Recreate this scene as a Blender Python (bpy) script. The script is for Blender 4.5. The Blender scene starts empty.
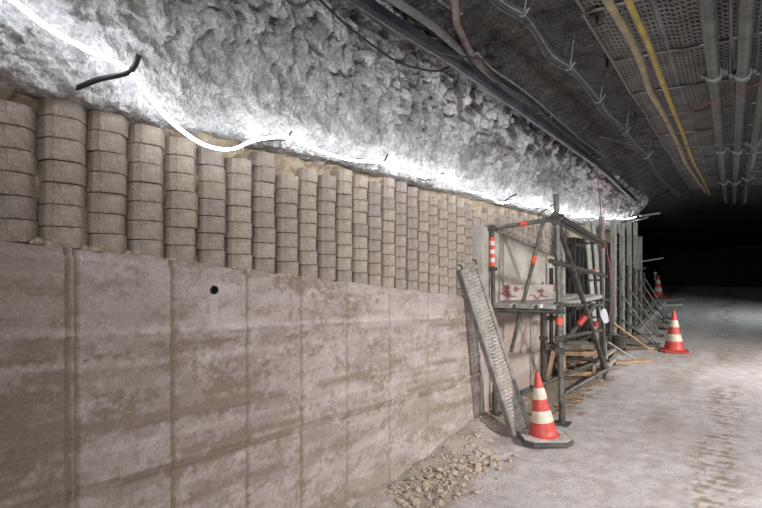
import bpy, math, random
import numpy as np
from mathutils import Vector, Matrix
random.seed(7); RS = np.random.RandomState(11)
SC = bpy.context.scene; COL = SC.collection

# ------------------------------------------------------------ camera, world, light, exposure
F_PX = 550.3; HOR = 262.0; VPX = 735.0; EYE = 1.7
TH = math.atan((VPX - 381) / F_PX)
cam_d = bpy.data.cameras.new('camera'); cam = bpy.data.objects.new('camera', cam_d); COL.objects.link(cam)
cam_d.sensor_width = 36; cam_d.lens = F_PX / 762 * 36; cam_d.shift_y = (HOR - 254) / 762
cam_d.clip_start = 0.05; cam_d.clip_end = 300
cam.location = (0, 0, EYE); cam.rotation_euler = (math.pi / 2, 0, TH)
SC.camera = cam
w = bpy.data.worlds.new('world'); SC.world = w; w.use_nodes = True
w.node_tree.nodes['Background'].inputs[0].default_value = (0.02, 0.025, 0.035, 1)
w.node_tree.nodes['Background'].inputs[1].default_value = 0.05
SC.view_settings.view_transform = 'Standard'; SC.view_settings.look = 'None'
SC.view_settings.gamma = 1; SC.view_settings.use_curve_mapping = False
SC.view_settings.exposure = 0.22
LED_STRENGTH = 20.0
def area(name, loc, target, size, power, color, spread=180):
    d = bpy.data.lights.new(name, 'AREA'); d.shape = 'DISK'; d.size = size; d.energy = power; d.color = color
    d.spread = math.radians(spread)
    o = bpy.data.objects.new(name, d); COL.objects.link(o); o.location = loc
    o.rotation_euler = (Vector(target) - Vector(loc)).to_track_quat('-Z', 'Y').to_euler(); return o
area('wall_fill', (1.8, -1.4, 2.2), (-1.9, 2.6, 1.6), 0.5, 26, (1.0, 0.93, 0.88), 150)  # added fill light, unseen, brightens the left wall from behind the camera
area('rear_fill', (1.2, -3.0, 1.9), (0.2, 9, 0.7), 0.3, 55, (0.93, 0.96, 1.0), 70)  # added unseen light behind the camera, throws brightness forward along the tunnel
for _y, _p in ((3.6, 62), (7.5, 70), (12.5, 30)):
    area('side_fill', (2.9, _y, 2.75), (-.7, _y + .3, .4), 0.4, _p, (1.0, 0.95, 0.93) if _y < 10 else (.85, .97, 1.0), 85)  # row of added fill lights out of view, lifting floor and lower wall

# ------------------------------------------------------------ picture -> place
Fv = np.array([-math.sin(TH), math.cos(TH), 0]); Rv = np.array([math.cos(TH), math.sin(TH), 0]); Uv = np.array([0, 0, 1.0])
CAM = np.array([0, 0, EYE]); SLOPE = 0.05
def ray(x, y): return Fv + Rv * (x - 381) / F_PX + Uv * (HOR - y) / F_PX
def onX(x, y, X): d = ray(x, y); return CAM + d * (X / d[0])
def onZ(x, y, Z): d = ray(x, y); return CAM + d * ((Z - EYE) / d[2])
def onF(x, y, dz=0.0): d = ray(x, y); return CAM + d * ((dz - EYE) / (d[2] - SLOPE * d[1]))
def atY(x, y, Y): d = ray(x, y); return CAM + d * (Y / d[1])
def zc_at(x, y, zc): return CAM + ray(x, y) * zc
WX = -1.97
H0 = np.array([-1.95, 0, 2.27]); H1 = np.array([-1.45, 0, 2.90])
HN = np.array([H1[2] - H0[2], 0, -(H1[0] - H0[0])]); HN /= np.linalg.norm(HN)
def onrock(x, y, off=0.05):
    d = ray(x, y); P = H0 + HN * off
    t1 = np.dot(HN, P - CAM) / np.dot(HN, d); t2 = (WX + off + .04) / d[0]
    return CAM + d * min(t1, t2)
def floorz(X, Y):
    X = np.asarray(X, float); Y = np.asarray(Y, float)
    z = SLOPE * np.minimum(Y, 19.5)
    z = np.where(Y > 19.5, z - (Y - 19.5) * .1, z)
    return z
def fz(X, Y): return float(floorz(X, Y))

# ------------------------------------------------------------ noise
_T = RS.rand(256, 256)
def vn(u, v, s=0):
    u = np.asarray(u, float) + s * 17.3; v = np.asarray(v, float) + s * 9.7
    iu = np.floor(u).astype(int); iv = np.floor(v).astype(int); fu = u - iu; fv = v - iv
    fu = fu * fu * (3 - 2 * fu); fv = fv * fv * (3 - 2 * fv)
    g = lambda a, b: _T[a % 256, b % 256]
    return (g(iu, iv) * (1 - fu) + g(iu + 1, iv) * fu) * (1 - fv) + (g(iu, iv + 1) * (1 - fu) + g(iu + 1, iv + 1) * fu) * fv
def fbm(u, v, o=4, s=0):
    r = 0; a = .5; t = 0
    for k in range(o):
        r = r + a * vn(u * 2 ** k, v * 2 ** k, s + k); t += a; a *= .55
    return r / t
_J = RS.rand(256, 256, 3)
def cells(u, v):
    """distance to the nearest jittered point, second nearest, and that cell's random value"""
    iu = np.floor(u).astype(int); iv = np.floor(v).astype(int)
    b1 = np.full(u.shape, 9.); b2 = b1.copy(); rr = b1.copy()
    for a in (-1, 0, 1):
        for b in (-1, 0, 1):
            j = _J[(iu + a) % 256, (iv + b) % 256]
            d = np.hypot(iu + a + j[..., 0] - u, iv + b + j[..., 1] - v)
            n = d < b1
            b2 = np.where(n, b1, np.minimum(b2, d)); rr = np.where(n, j[..., 2], rr); b1 = np.where(n, d, b1)
    return b1, b2, rr
def sm(x, a, b):
    t = np.clip((x - a) / (b - a), 0, 1); return t * t * (3 - 2 * t)

# ------------------------------------------------------------ materials
def mat(name, c1, c2=None, scale=8, rough=.75, metal=0, bump=.2, bscale=60, attr=None, c3=None, emit=0, detail=6, lo=.35, hi=.65, stretch=(1, 1, 1), bdist=.01, speck=0, sscale=110):
    m = bpy.data.materials.new(name); m.use_nodes = True; nt = m.node_tree; N = nt.nodes; L = nt.links
    b = N['Principled BSDF']; b.inputs['Roughness'].default_value = rough; b.inputs['Metallic'].default_value = metal
    if emit:
        b.inputs['Emission Color'].default_value = (*c1, 1); b.inputs['Emission Strength'].default_value = emit
        b.inputs['Base Color'].default_value = (*c1, 1); return m
    tc = N.new('ShaderNodeTexCoord'); mp = N.new('ShaderNodeMapping'); L.new(tc.outputs['Object'], mp.inputs[0])
    mp.inputs['Scale'].default_value = stretch
    n = N.new('ShaderNodeTexNoise'); n.inputs['Scale'].default_value = scale; n.inputs['Detail'].default_value = detail
    L.new(mp.outputs[0], n.inputs['Vector'])
    r = N.new('ShaderNodeMapRange'); r.inputs['From Min'].default_value = lo; r.inputs['From Max'].default_value = hi
    L.new(n.outputs[0], r.inputs[0])
    mx = N.new('ShaderNodeMix'); mx.data_type = 'RGBA'; L.new(r.outputs[0], mx.inputs[0])
    mx.inputs[6].default_value = (*c1, 1); mx.inputs[7].default_value = (*(c2 or [k * .7 for k in c1]), 1)
    out = mx.outputs[2]
    if attr:
        a = N.new('ShaderNodeAttribute'); a.attribute_name = attr
        m2 = N.new('ShaderNodeMix'); m2.data_type = 'RGBA'; L.new(a.outputs['Fac'], m2.inputs[0])
        L.new(out, m2.inputs[6]); m2.inputs[7].default_value = (*c3, 1); out = m2.outputs[2]
    if speck:
        n3 = N.new('ShaderNodeTexNoise'); n3.inputs['Scale'].default_value = sscale; n3.inputs['Detail'].default_value = 5; L.new(tc.outputs['Object'], n3.inputs['Vector'])
        r3 = N.new('ShaderNodeMapRange'); r3.inputs['From Min'].default_value = .34; r3.inputs['From Max'].default_value = .66
        r3.inputs['To Min'].default_value = 1 - speck; r3.inputs['To Max'].default_value = 1 + speck * .6; L.new(n3.outputs[0], r3.inputs[0])
        m3 = N.new('ShaderNodeVectorMath'); m3.operation = 'SCALE'; L.new(out, m3.inputs[0]); L.new(r3.outputs[0], m3.inputs['Scale']); out = m3.outputs[0]
    L.new(out, b.inputs['Base Color'])
    if bump:
        n2 = N.new('ShaderNodeTexNoise'); n2.inputs['Scale'].default_value = bscale; n2.inputs['Detail'].default_value = 6
        L.new(tc.outputs['Object'] if attr else mp.outputs[0], n2.inputs['Vector'])
        bp = N.new('ShaderNodeBump'); bp.inputs['Strength'].default_value = bump; bp.inputs['Distance'].default_value = bdist
        L.new(n2.outputs[0], bp.inputs['Height']); L.new(bp.outputs[0], b.inputs['Normal'])
    return m
M = {}
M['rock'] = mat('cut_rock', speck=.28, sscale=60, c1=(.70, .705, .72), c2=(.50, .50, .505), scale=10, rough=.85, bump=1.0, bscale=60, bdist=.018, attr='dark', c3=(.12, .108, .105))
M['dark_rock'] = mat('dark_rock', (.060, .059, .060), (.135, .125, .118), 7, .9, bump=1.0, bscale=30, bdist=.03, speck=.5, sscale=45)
M['concrete'] = mat('shuttered_concrete', speck=.16, sscale=95, c1=(.53, .46, .45), c2=(.42, .362, .35), scale=7, rough=.8, bump=.6, bscale=55, attr='brown', c3=(.235, .185, .145), stretch=(1, .8, 1.3))
M['concrete_far'] = mat('pale_concrete', (.52, .50, .44), (.36, .34, .30), 4, .8, bump=.3, bscale=60, attr='brown', c3=(.31, .235, .20), stretch=(1, .7, 1.5))
M['floor'] = mat('dusty_floor', speck=.13, sscale=70, c1=(.44, .412, .40), c2=(.345, .325, .32), scale=9, rough=.8, bump=.55, bscale=42, bdist=.012, attr='dirt', c3=(.20, .155, .115))
M['mortar'] = mat('sandy_mortar', (.50, .42, .30), (.33, .27, .20), 22, .95, bump=.9, bscale=90, bdist=.012)
for i, (a, b_) in enumerate([((.42, .36, .30), (.28, .235, .195)), ((.39, .33, .28), (.26, .215, .185)), ((.44, .38, .32), (.30, .255, .215)), ((.36, .31, .27), (.24, .205, .18))]):
    M['block%d' % i] = mat('block_stone_%d' % i, a, b_, 26, .92, speck=.3, sscale=170, bump=.6, bscale=160, bdist=.006)
M['led'] = mat('led_rope', (.93, .96, 1.0), emit=LED_STRENGTH)
M['black_rubber'] = mat('black_rubber', (.018, .019, .022), (.035, .036, .04), 20, .45, bump=.1)
M['hose'] = mat('dark_hose', (.016, .02, .03), (.05, .055, .065), 5, .3, bump=.12, bscale=20)
M['grey_cable'] = mat('grey_cable', (.12, .135, .15), (.06, .067, .075), 20, .5, bump=.1)
M['pale_cable'] = mat('pale_cable', (.33, .32, .31), (.20, .19, .185), 20, .5, bump=.1)
M['rust_hose'] = mat('rust_hose', (.21, .15, .13), (.33, .30, .29), 9, .75, bump=.3)
M['galv'] = mat('galvanised_steel', (.17, .168, .155), (.08, .078, .068), 18, .5, .5, bump=.2, bscale=70)
M['dark_steel'] = mat('dirty_dark_steel', (.05, .049, .044), (.11, .10, .085), 16, .6, .4, bump=.25, bscale=70)
M['pale_steel'] = mat('pale_steel', (.42, .42, .39), (.26, .255, .235), 12, .6, .2, bump=.2)
M['soldier_steel'] = mat('soldier_steel', (.44, .43, .39), (.28, .27, .24), 10, .6, .1, bump=.2)
M['black_steel'] = mat('blackened_steel', (.035, .035, .033), (.07, .068, .06), 16, .6, .3, bump=.2)
M['plank_steel'] = mat('plank_steel', (.27, .26, .235), (.16, .15, .135), 14, .6, .25, bump=.25)
M['plank_tread'] = mat('plank_tread', (.38, .36, .33), (.24, .225, .205), 14, .65, .1, bump=.2)
M['pipe_grey'] = mat('grey_pipe', (.19, .195, .185), (.11, .112, .105), 10, .55, .3, bump=.3, bscale=40)
M['mesh_steel'] = mat('mesh_steel', (.30, .30, .295), (.17, .17, .165), 4, .6, .4, bump=0)
M['yellow_old'] = mat('dusty_yellow_pipe', (.46, .38, .23), (.28, .24, .16), 7, .6, bump=.25)
M['yellow'] = mat('yellow_pipe', (.60, .44, .12), (.40, .30, .12), 7, .55, bump=.2)
M['red_paint'] = mat('red_paint', (.50, .045, .035), (.30, .03, .03), 25, .5, bump=.1)
M['red_cord'] = mat('red_cord', (.30, .07, .06), (.20, .05, .045), 25, .6, bump=0)
M['cone_red'] = mat('cone_red', (.52, .06, .045), (.30, .04, .038), 16, .5, bump=.15, lo=.4, hi=.75)
M['cone_white'] = mat('cone_band', (.62, .56, .46), (.42, .35, .26), 10, .5, bump=.1)
M['white_tape'] = mat('white_tape', (.72, .70, .66), (.55, .52, .48), 15, .5, bump=.1)
M['red_tape'] = mat('red_tape', (.75, .09, .05), (.60, .07, .04), 15, .5, bump=0)
M['slab'] = mat('cone_slab', (.05, .048, .045), (.09, .085, .08), 12, .8, bump=.3)
M['slab_dust'] = mat('dusty_slab_top', (.52, .49, .45), (.33, .31, .29), 12, .9, bump=.3)
M['timber'] = mat('raw_timber', (.40, .28, .17), (.25, .17, .11), 6, .8, bump=.4, stretch=(6, 1, 6))
M['grey_timber'] = mat('weathered_timber', (.34, .32, .28), (.22, .20, .175), 6, .85, bump=.4, stretch=(6, 1, 6))
M['dark_timber'] = mat('dark_timber', (.12, .10, .08), (.20, .165, .125), 6, .85, bump=.4, stretch=(6, 1, 6))
M['paint_board'] = mat('flaking_red_board', (.40, .35, .31), (.20, .075, .065), 9, .7, bump=.2, lo=.50, hi=.58, stretch=(1, 1, 2))
M['form_dark'] = mat('formwork_sheet', (.016, .018, .019), (.035, .036, .034), 3, .6, .3, bump=.2)
M['form_rib'] = mat('formwork_rib', (.03, .031, .03), (.05, .05, .046), 6, .6, .3, bump=.2)
M['white_tag'] = mat('white_tag', (.62, .63, .68), (.52, .53, .58), 9, .5, bump=0)
M['bucket'] = mat('bucket_plastic', (.07, .065, .055), (.12, .105, .085), 9, .5, bump=.1)
M['stone'] = mat('rubble_stone', (.58, .48, .39), (.34, .27, .21), 10, .95, bump=.6, bscale=60)
M['wood_chip'] = mat('wood_debris', (.42, .27, .15), (.22, .15, .10), 14, .9, bump=.4)
M['hole'] = mat('dark_inside', (.01, .01, .01), (.02, .02, .02), 5, .9, bump=0)

# ------------------------------------------------------------ mesh helpers
class MB:
    def __init__(s): s.v = []; s.f = []; s.sm = []
    def add(s, V, Fc, smooth=False):
        k = len(s.v); s.v += [tuple(map(float, p)) for p in V]; s.f += [tuple(i + k for i in f) for f in Fc]; s.sm += [smooth] * len(Fc); return s
    def box(s, c, size, ax=None, bev=0):
        ax = np.eye(3) if ax is None else np.array(ax, float); c = np.array(c, float); h = np.array(size, float) / 2
        b = bev or min(h) * .12
        V = []
        for sx in (-1, 1):
            for sy in (-1, 1):
                for sz in (-1, 1):
                    sg = np.array((sx, sy, sz))
                    for k in range(3):
                        e = h - b; e[k] = h[k]; V.append(c + (sg * e) @ ax)
        I = lambda x, y, z, k: ((x * 2 + y) * 2 + z) * 3 + k
        Fc = [(I(1, 0, 0, 0), I(1, 1, 0, 0), I(1, 1, 1, 0), I(1, 0, 1, 0)), (I(0, 0, 0, 0), I(0, 0, 1, 0), I(0, 1, 1, 0), I(0, 1, 0, 0)),
              (I(0, 1, 0, 1), I(0, 1, 1, 1), I(1, 1, 1, 1), I(1, 1, 0, 1)), (I(0, 0, 0, 1), I(1, 0, 0, 1), I(1, 0, 1, 1), I(0, 0, 1, 1)),
              (I(0, 0, 1, 2), I(1, 0, 1, 2), I(1, 1, 1, 2), I(0, 1, 1, 2)), (I(0, 0, 0, 2), I(0, 1, 0, 2), I(1, 1, 0, 2), I(1, 0, 0, 2))]
        for x in (0, 1):
            for y in (0, 1):
                Fc.append((I(x, y, 0, 0), I(x, y, 1, 0), I(x, y, 1, 1), I(x, y, 0, 1)))
                Fc.append((I(x, 0, y, 0), I(x, 1, y, 0), I(x, 1, y, 2), I(x, 0, y, 2)))
                Fc.append((I(0, x, y, 1), I(1, x, y, 1), I(1, x, y, 2), I(0, x, y, 2)))
                for z in (0, 1): Fc.append((I(x, y, z, 0), I(x, y, z, 1), I(x, y, z, 2)))
        return s.add(V, Fc)
    def bar(s, a, b, wd, th, up=(0, 0, 1)):
        a = np.array(a, float); b = np.array(b, float); d = b - a; L = np.linalg.norm(d); d /= L
        x = np.cross(d, up); x = x / max(np.linalg.norm(x), 1e-6); z = np.cross(x, d)
        return s.box((a + b) / 2, (L, wd, th), [d, x, z])
    def tube(s, pts, r, n=10, caps=True, rf=None):
        P = [np.array(p, float) for p in pts]; V = []; Fc = []; u = None
        for i, p in enumerate(P):
            d = P[min(i + 1, len(P) - 1)] - P[max(i - 1, 0)]; d = d / np.linalg.norm(d)
            if u is None: u = np.cross(d, (0, 0, 1) if abs(d[2]) < .9 else (1, 0, 0))
            u = u - d * np.dot(u, d); u = u / np.linalg.norm(u); q = np.cross(d, u)
            ri = r if rf is None else r * rf(i / (len(P) - 1))
            for k in range(n):
                a = 2 * math.pi * k / n; V.append(p + ri * (math.cos(a) * u + math.sin(a) * q))
        for i in range(len(P) - 1):
            for k in range(n):
                Fc.append((i * n + k, i * n + (k + 1) % n, (i + 1) * n + (k + 1) % n, (i + 1) * n + k))
        s.add(V, Fc, True)
        if caps: s.add([V[k] for k in range(n)], [tuple(range(n))[::-1]]); s.add([V[-n + k] for k in range(n)], [tuple(range(n))])
        return s
    def lathe(s, c, prof, n=28, caps=True):
        V = []; Fc = []
        for (r, z) in prof:
            for k in range(n):
                a = 2 * math.pi * k / n; V.append((c[0] + r * math.cos(a), c[1] + r * math.sin(a), c[2] + z))
        for i in range(len(prof) - 1):
            for k in range(n): Fc.append((i * n + k, i * n + (k + 1) % n, (i + 1) * n + (k + 1) % n, (i + 1) * n + k))
        s.add(V, Fc, True)
        if caps: s.add(V[:n], [tuple(range(n))[::-1]]); s.add(V[-n:], [tuple(range(n))])
        return s
    def prism(s, poly, z0, z1, c=(0, 0, 0), bev=0):
        n = len(poly); c = np.array(c, float); P = np.array(poly, float); ctr = P.mean(0)
        rings = [(P, z0), (P, z1)] if not bev else [(ctr + (P - ctr) * (1 - bev), z0), (P, z0 + (z1 - z0) * bev * 1.5), (P, z1 - (z1 - z0) * bev * 1.5), (ctr + (P - ctr) * (1 - bev), z1)]
        V = [(p[0] + c[0], p[1] + c[1], z + c[2]) for R_, z in rings for p in R_]; k = len(rings)
        Fc = [(i * n + j, i * n + (j + 1) % n, (i + 1) * n + (j + 1) % n, (i + 1) * n + j) for i in range(k - 1) for j in range(n)]
        Fc += [tuple(range(n))[::-1], tuple(range((k - 1) * n, k * n))]
        return s.add(V, Fc)
    def build(s, name, m, parent=None, origin=None):
        V = np.array(s.v)
        if origin is None: origin = np.array((0, 0, 0.)) if parent else np.array([(V[:, 0].min() + V[:, 0].max()) / 2, (V[:, 1].min() + V[:, 1].max()) / 2, V[:, 2].min()])
        me = bpy.data.meshes.new(name); me.from_pydata([tuple(p) for p in V - origin], [], s.f)
        me.polygons.foreach_set('use_smooth', s.sm); me.materials.append(m); me.update()
        o = bpy.data.objects.new(name, me); COL.objects.link(o)
        if parent is not None: o.parent = parent
        else: o.location = origin
        return o
def tag(o, label=None, cat=None, group=None, kind=None):
    for k, v in (('label', label), ('category', cat), ('group', group), ('kind', kind)):
        if v: o[k] = v
    return o
def thing(name, loc, label, cat, group=None, rz=0):
    o = bpy.data.objects.new(name, None); o.empty_display_size = .1; COL.objects.link(o); o.location = tuple(loc); o.rotation_euler = (0, 0, rz)
    return tag(o, label, cat, group)
def part(mb, name, m, root):
    """mesh given in world coordinates, hung under an unrotated root"""
    L = np.array(root.location)
    mb.v = [tuple(np.array(p) - L) for p in mb.v]
    return mb.build(name, m, root)
def grid(name, U, V, fn, m, attrs=None, flip=False, smooth=True):
    """fn(UU,VV)->(x,y,z) arrays; one structured sheet"""
    UU, VV = np.meshgrid(U, V, indexing='ij'); X, Y, Z = fn(UU, VV)
    co = np.stack([X, Y, Z], -1).reshape(-1, 3); nu, nv = UU.shape
    i = np.arange(nu * nv).reshape(nu, nv)
    q = np.stack([i[:-1, :-1], i[1:, :-1], i[1:, 1:], i[:-1, 1:]], -1).reshape(-1, 4)
    if flip: q = q[:, ::-1]
    me = bpy.data.meshes.new(name); me.vertices.add(len(co)); me.vertices.foreach_set('co', co.ravel())
    me.loops.add(q.size); me.loops.foreach_set('vertex_index', q.ravel()); me.polygons.add(len(q))
    me.polygons.foreach_set('loop_start', np.arange(0, q.size, 4)); me.polygons.foreach_set('loop_total', np.full(len(q), 4))
    me.update(calc_edges=True); me.polygons.foreach_set('use_smooth', np.full(len(q), smooth)); me.materials.append(m)
    for k, a in (attrs(UU, VV) if attrs else {}).items():
        at = me.attributes.new(k, 'FLOAT', 'POINT'); at.data.foreach_set('value', np.clip(a, 0, 1).ravel().astype(np.float32))
    o = bpy.data.objects.new(name, me); COL.objects.link(o); tag(o, kind='structure'); return o
def steps(a, b, base, k):
    r = [a]
    while r[-1] < b: r.append(r[-1] + base + k * max(0, abs(r[-1]) - 1.5))
    return np.array(r)
def smooth_path(pts, sub=8):
    P = [np.array(p, float) for p in pts]; P = [2 * P[0] - P[1]] + P + [2 * P[-1] - P[-2]]; out = []
    for i in range(1, len(P) - 2):
        for k in range(sub):
            t = k / sub; a, b, c, d = P[i - 1], P[i], P[i + 1], P[i + 2]
            out.append(.5 * (2 * b + (c - a) * t + (2 * a - 5 * b + 4 * c - d) * t * t + (3 * b - a - 3 * c + d) * t ** 3))
    out.append(P[-2]); return out
ORD = ['first', 'second', 'third', 'fourth', 'fifth', 'sixth', 'seventh', 'eighth', 'ninth', 'tenth', 'eleventh', 'twelfth', 'thirteenth', 'fourteenth', 'fifteenth', 'sixteenth', 'seventeenth', 'eighteenth', 'nineteenth', 'twentieth']

# ------------------------------------------------------------ the setting
YA, YS, YE = -8.0, 4.66, 12.2          # back of the tunnel, step in the concrete, end of the lined wall
def top1(Y): return 1.77 - .104 * (np.asarray(Y, float) - .82)
def top2(Y): return 2.03 - .115 * (np.asarray(Y, float) - 4.68)
JX = [68, 77, 173, 248, 302, 348, 390, 428]
JY = [float(onX(x, 300, WX + .045)[1]) for x in JX]
HOLE = onX(214, 290, WX + .045)
RUB = onF(438, 488)
def dirtmask(X, Y):
    n = fbm(X * 5, Y * 5, 4, 3)
    a = sm(-X + (n - .5) * .5, 1.55, 1.85) * .55
    b = sm(-X + (n - .5) * .8, 1.18, 1.42) * sm(Y, 4.2, 4.8) * .95
    s = sm(fbm(X * 22, Y * 13, 4, 5) + .12 * np.sin(Y * 60 + 5 * X), .50, .64) * sm(-np.abs(X + .12), -.28, -.04) * .9 * sm(fbm(X * 1.2, Y * .9, 2, 9), .34, .5)
    t = sm(fbm(X * 2.2, Y * .6, 3, 14), .5, .75) * .35 + .25 * sm(fbm(X * 9, Y * 9, 5, 15), .5, .7)
    q = .75 * sm(np.exp(-((X - RUB[0]) / .2) ** 2 - ((Y - RUB[1]) / .65) ** 2) + .5 * (n - .5), .3, .55)
    return np.maximum(np.maximum(np.maximum(a, b), q), np.maximum(s, t))
def floor_fn(X, Y):
    z = floorz(X, Y) + .012 * (fbm(X * 3, Y * 2, 3, 1) - .5) + .009 * (fbm(X * 14, Y * 14, 3, 2) - .5) * sm(9 - Y, 0, 3)
    z = z + .11 * sm(-X + .25 * (fbm(X * 2, Y * 2.5, 3, 4) - .5), 1.62, 1.98) * sm(Y, 1.5, 2.3) * (.35 + fbm(X * 4, Y * 3, 3, 6)) * sm(6 - Y, 0, 1)
    hp = np.exp(-(((X - RUB[0]) * .9 + (Y - RUB[1]) * .0) / .16) ** 2 - ((Y - RUB[1]) / .55) ** 2); z = z + .05 * hp * (.4 + fbm(X * 9, Y * 9, 3, 18))
    z = z + .02 * (fbm(X * 12, Y * 12, 3, 8) - .5) * sm(-X, 1.2, 1.5) * sm(12 - Y, 0, 3)
    return X, Y, z
FX = np.concatenate([np.arange(-6.2, -2.05, .4), np.arange(-2.05, .3, .022), np.arange(.3, 3.5, .12)])
FY = np.concatenate([np.arange(YA - .1, 1.2, .2), np.arange(1.2, 6.4, .022), np.arange(6.4, 13, .06), np.arange(13, 60, .5)])
grid('floor', FX, FY, floor_fn, M['floor'], lambda X, Y: {'dirt': dirtmask(X, Y)})
def fzz(X, Y): return float(floor_fn(np.array([float(X)]), np.array([float(Y)]))[2][0])

# lower concrete wall with shutter joints, pour lines and the drilled hole
def wall_rel(Y, Z):
    d = .006 * (fbm(Y * 3, Z * 3, 4, 11) - .5) + .003 * (fbm(Y * 30, Z * 30, 3, 12) - .5)
    for j in JY: d = d - .012 * np.exp(-((Y - j) / .007) ** 2) + .003 * np.exp(-((Y - j - .018) / .008) ** 2) * fbm(Z * 6 + j, Z * 0, 3, 16)
    r = np.hypot(Y - HOLE[1], Z - HOLE[2])
    v = Z + .06 * Y + .02 * (fbm(Y * 1.4, Z * 0 + 3, 3, 13) - .5)
    for c, a in ((.98, .012), (.93, -.010), (1.155, .008), (1.50, .006), (1.42, -.005)): d = d + a * np.exp(-((v - c) / .012) ** 2) * (.4 + fbm(Y * 2, v * 2, 2, 15))
    return np.where(r < .0175, -.09, d)
def wall_fn(Y, T):
    t0 = top1(Y) + .012 * (fbm(Y * 9, Y * 0, 3, 17) - .5) * 2
    Z = SLOPE * Y - .1 + T * (t0 - SLOPE * Y + .1)
    d = wall_rel(Y, Z); d = np.where(T > .985, d - .012, d)
    return WX + .045 + d, Y, Z
def wall_attr(Y, T):
    X, Y, Z = wall_fn(Y, T)
    v = Z + .06 * Y + .05 * (fbm(Y * 1.3, Z * 0 + 3, 3, 13) - .5)
    f = fbm(Y * 1.6, v * 7, 5, 21); g = fbm(Y * 12, Z * 16, 4, 22); h = fbm(Y * 45, Z * 60, 4, 23)
    f2 = fbm(Y * 4 + 2, v * 14, 5, 24); b = .05 + .5 * sm(f + .4 * (g - .5) + .4 * (h - .5), .44, .72) + .42 * sm(f2 + .4 * (h - .5), .50, .72) + .3 * (h - .5)
    for c, wd, a in ((1.56, .018, .5), (1.45, .014, .45), (1.165, .022, .8), (1.00, .014, .7), (.945, .020, .8), (.80, .03, .4)):
        b = b + a * np.exp(-((v - c) / wd) ** 2) * sm(fbm(Y * 2.2, v * 3, 3, int(c * 50)) + .4 * (g - .5), .34, .6)
    left = sm(-Y, -JY[0] - .004, -JY[0] + .004)
    b = b + left * (.34 + .45 * np.exp(-((v - 1.22) / .10) ** 2)) * (.5 + g)
    strip = ((Y > JY[0]) & (Y < JY[1])); b = np.where(strip, b * .6 + .35, b)
    b = b + .28 * np.exp(-((Y - JY[2] - .01) / .014) ** 2) * (.4 + g)
    for c in (1.51, 1.39, 1.08): b = b - .35 * np.exp(-((v - c) / .014) ** 2)
    for j in JY: b = b + .75 * np.exp(-((Y - j) / .008) ** 2) * (.45 + g)
    cr = np.maximum(((np.abs(Y - HOLE[1]) < .02) & (Z - HOLE[2] > -.14) & (Z - HOLE[2] < .03)), ((np.abs(Z - HOLE[2] - .003) < .02) & (np.abs(Y - HOLE[1]) < .13)))
    b = b + .45 * (fbm(Y * 3.5, v * 55, 4, 26) - .5) * (.4 + f)
    b = b * .82 + .20; b = np.where(cr, b * .12, b)
    b = np.where(np.hypot(Y - HOLE[1], Z - HOLE[2]) < .012, 1.0, b)
    return {'brown': b}
WY = np.concatenate([np.arange(YA, .7, .1), np.arange(.7, 2.4, .006), np.arange(2.4, YS + .05, .012)])
grid('wall_left', WY, np.linspace(0, 1, 230), wall_fn, M['concrete'], wall_attr)
tagp = MB(); cv = lambda r, x: [(x, HOLE[1] + r * math.cos(t), HOLE[2] + r * math.sin(t)) for t in np.linspace(0, 2 * math.pi, 24, endpoint=False)]
rg = [cv(.0185, WX + .047), cv(.0175, WX + .0535), cv(.0155, WX + .0535), cv(.015, WX - .03), cv(.001, WX - .031)]
tagp.add(sum(rg, []), [(i * 24 + j, i * 24 + (j + 1) % 24, (i + 1) * 24 + (j + 1) % 24, (i + 1) * 24 + j) for i in range(4) for j in range(24)])
tagp.v = tagp.v; ho = tagp.build('trim_1', M['hole']); tag(ho, kind='structure')
mb = MB().box((WX - .03, (YA + YS) / 2 - .0, 1.35), (.1, .01, .01))
# ledge behind/under the columns
grid('trim_2', np.arange(YA, YS + .1, .05), np.linspace(0, 1, 8), lambda Y, T: (WX + .035 - T * .3, Y, top1(Y) - .004 + .008 * (fbm(Y * 9, T * 9, 3, 31) - .5)), M['concrete'])
# taller concrete beyond the step
def wall2(Y, T):
    t0 = top2(Y); Z = SLOPE * Y - .1 + T * (t0 - SLOPE * Y + .1)
    d = .006 * (fbm(Y * 3, Z * 3, 4, 41) - .5)
    for j in (5.25, 5.85, 6.5): d = d - .008 * np.exp(-((Y - j) / .02) ** 2)
    return WX + .055 + d, Y, Z
def wall2a(Y, T):
    X, Y, Z = wall2(Y, T); return {'brown': np.maximum(.5 * sm(fbm(Y * 5, Z * 12, 5, 43), .5, .75), sm(1.42 - Z + .12 * (fbm(Y * 4, Z * 4, 3, 44) - .5), -.03, .03) * (.55 + .4 * sm(fbm(Y * 4, Z * 14, 5, 45), .4, .65)))}
grid('wall_far_left', np.arange(YS, YE, .03), np.linspace(0, 1, 80), wall2, M['concrete_far'], wall2a)
tag(MB().box((WX - .09, YS + .004, 1.1), (.30, .03, 2 * (float(top2(YS)) - 1.1))).build('trim_3', M['concrete_far']), kind='structure')
grid('trim_4', np.arange(YS, YE, .1), np.linspace(0, 1, 4), lambda Y, T: (WX + .08 - T * .35, Y, top2(Y)), M['concrete_far'])
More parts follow.
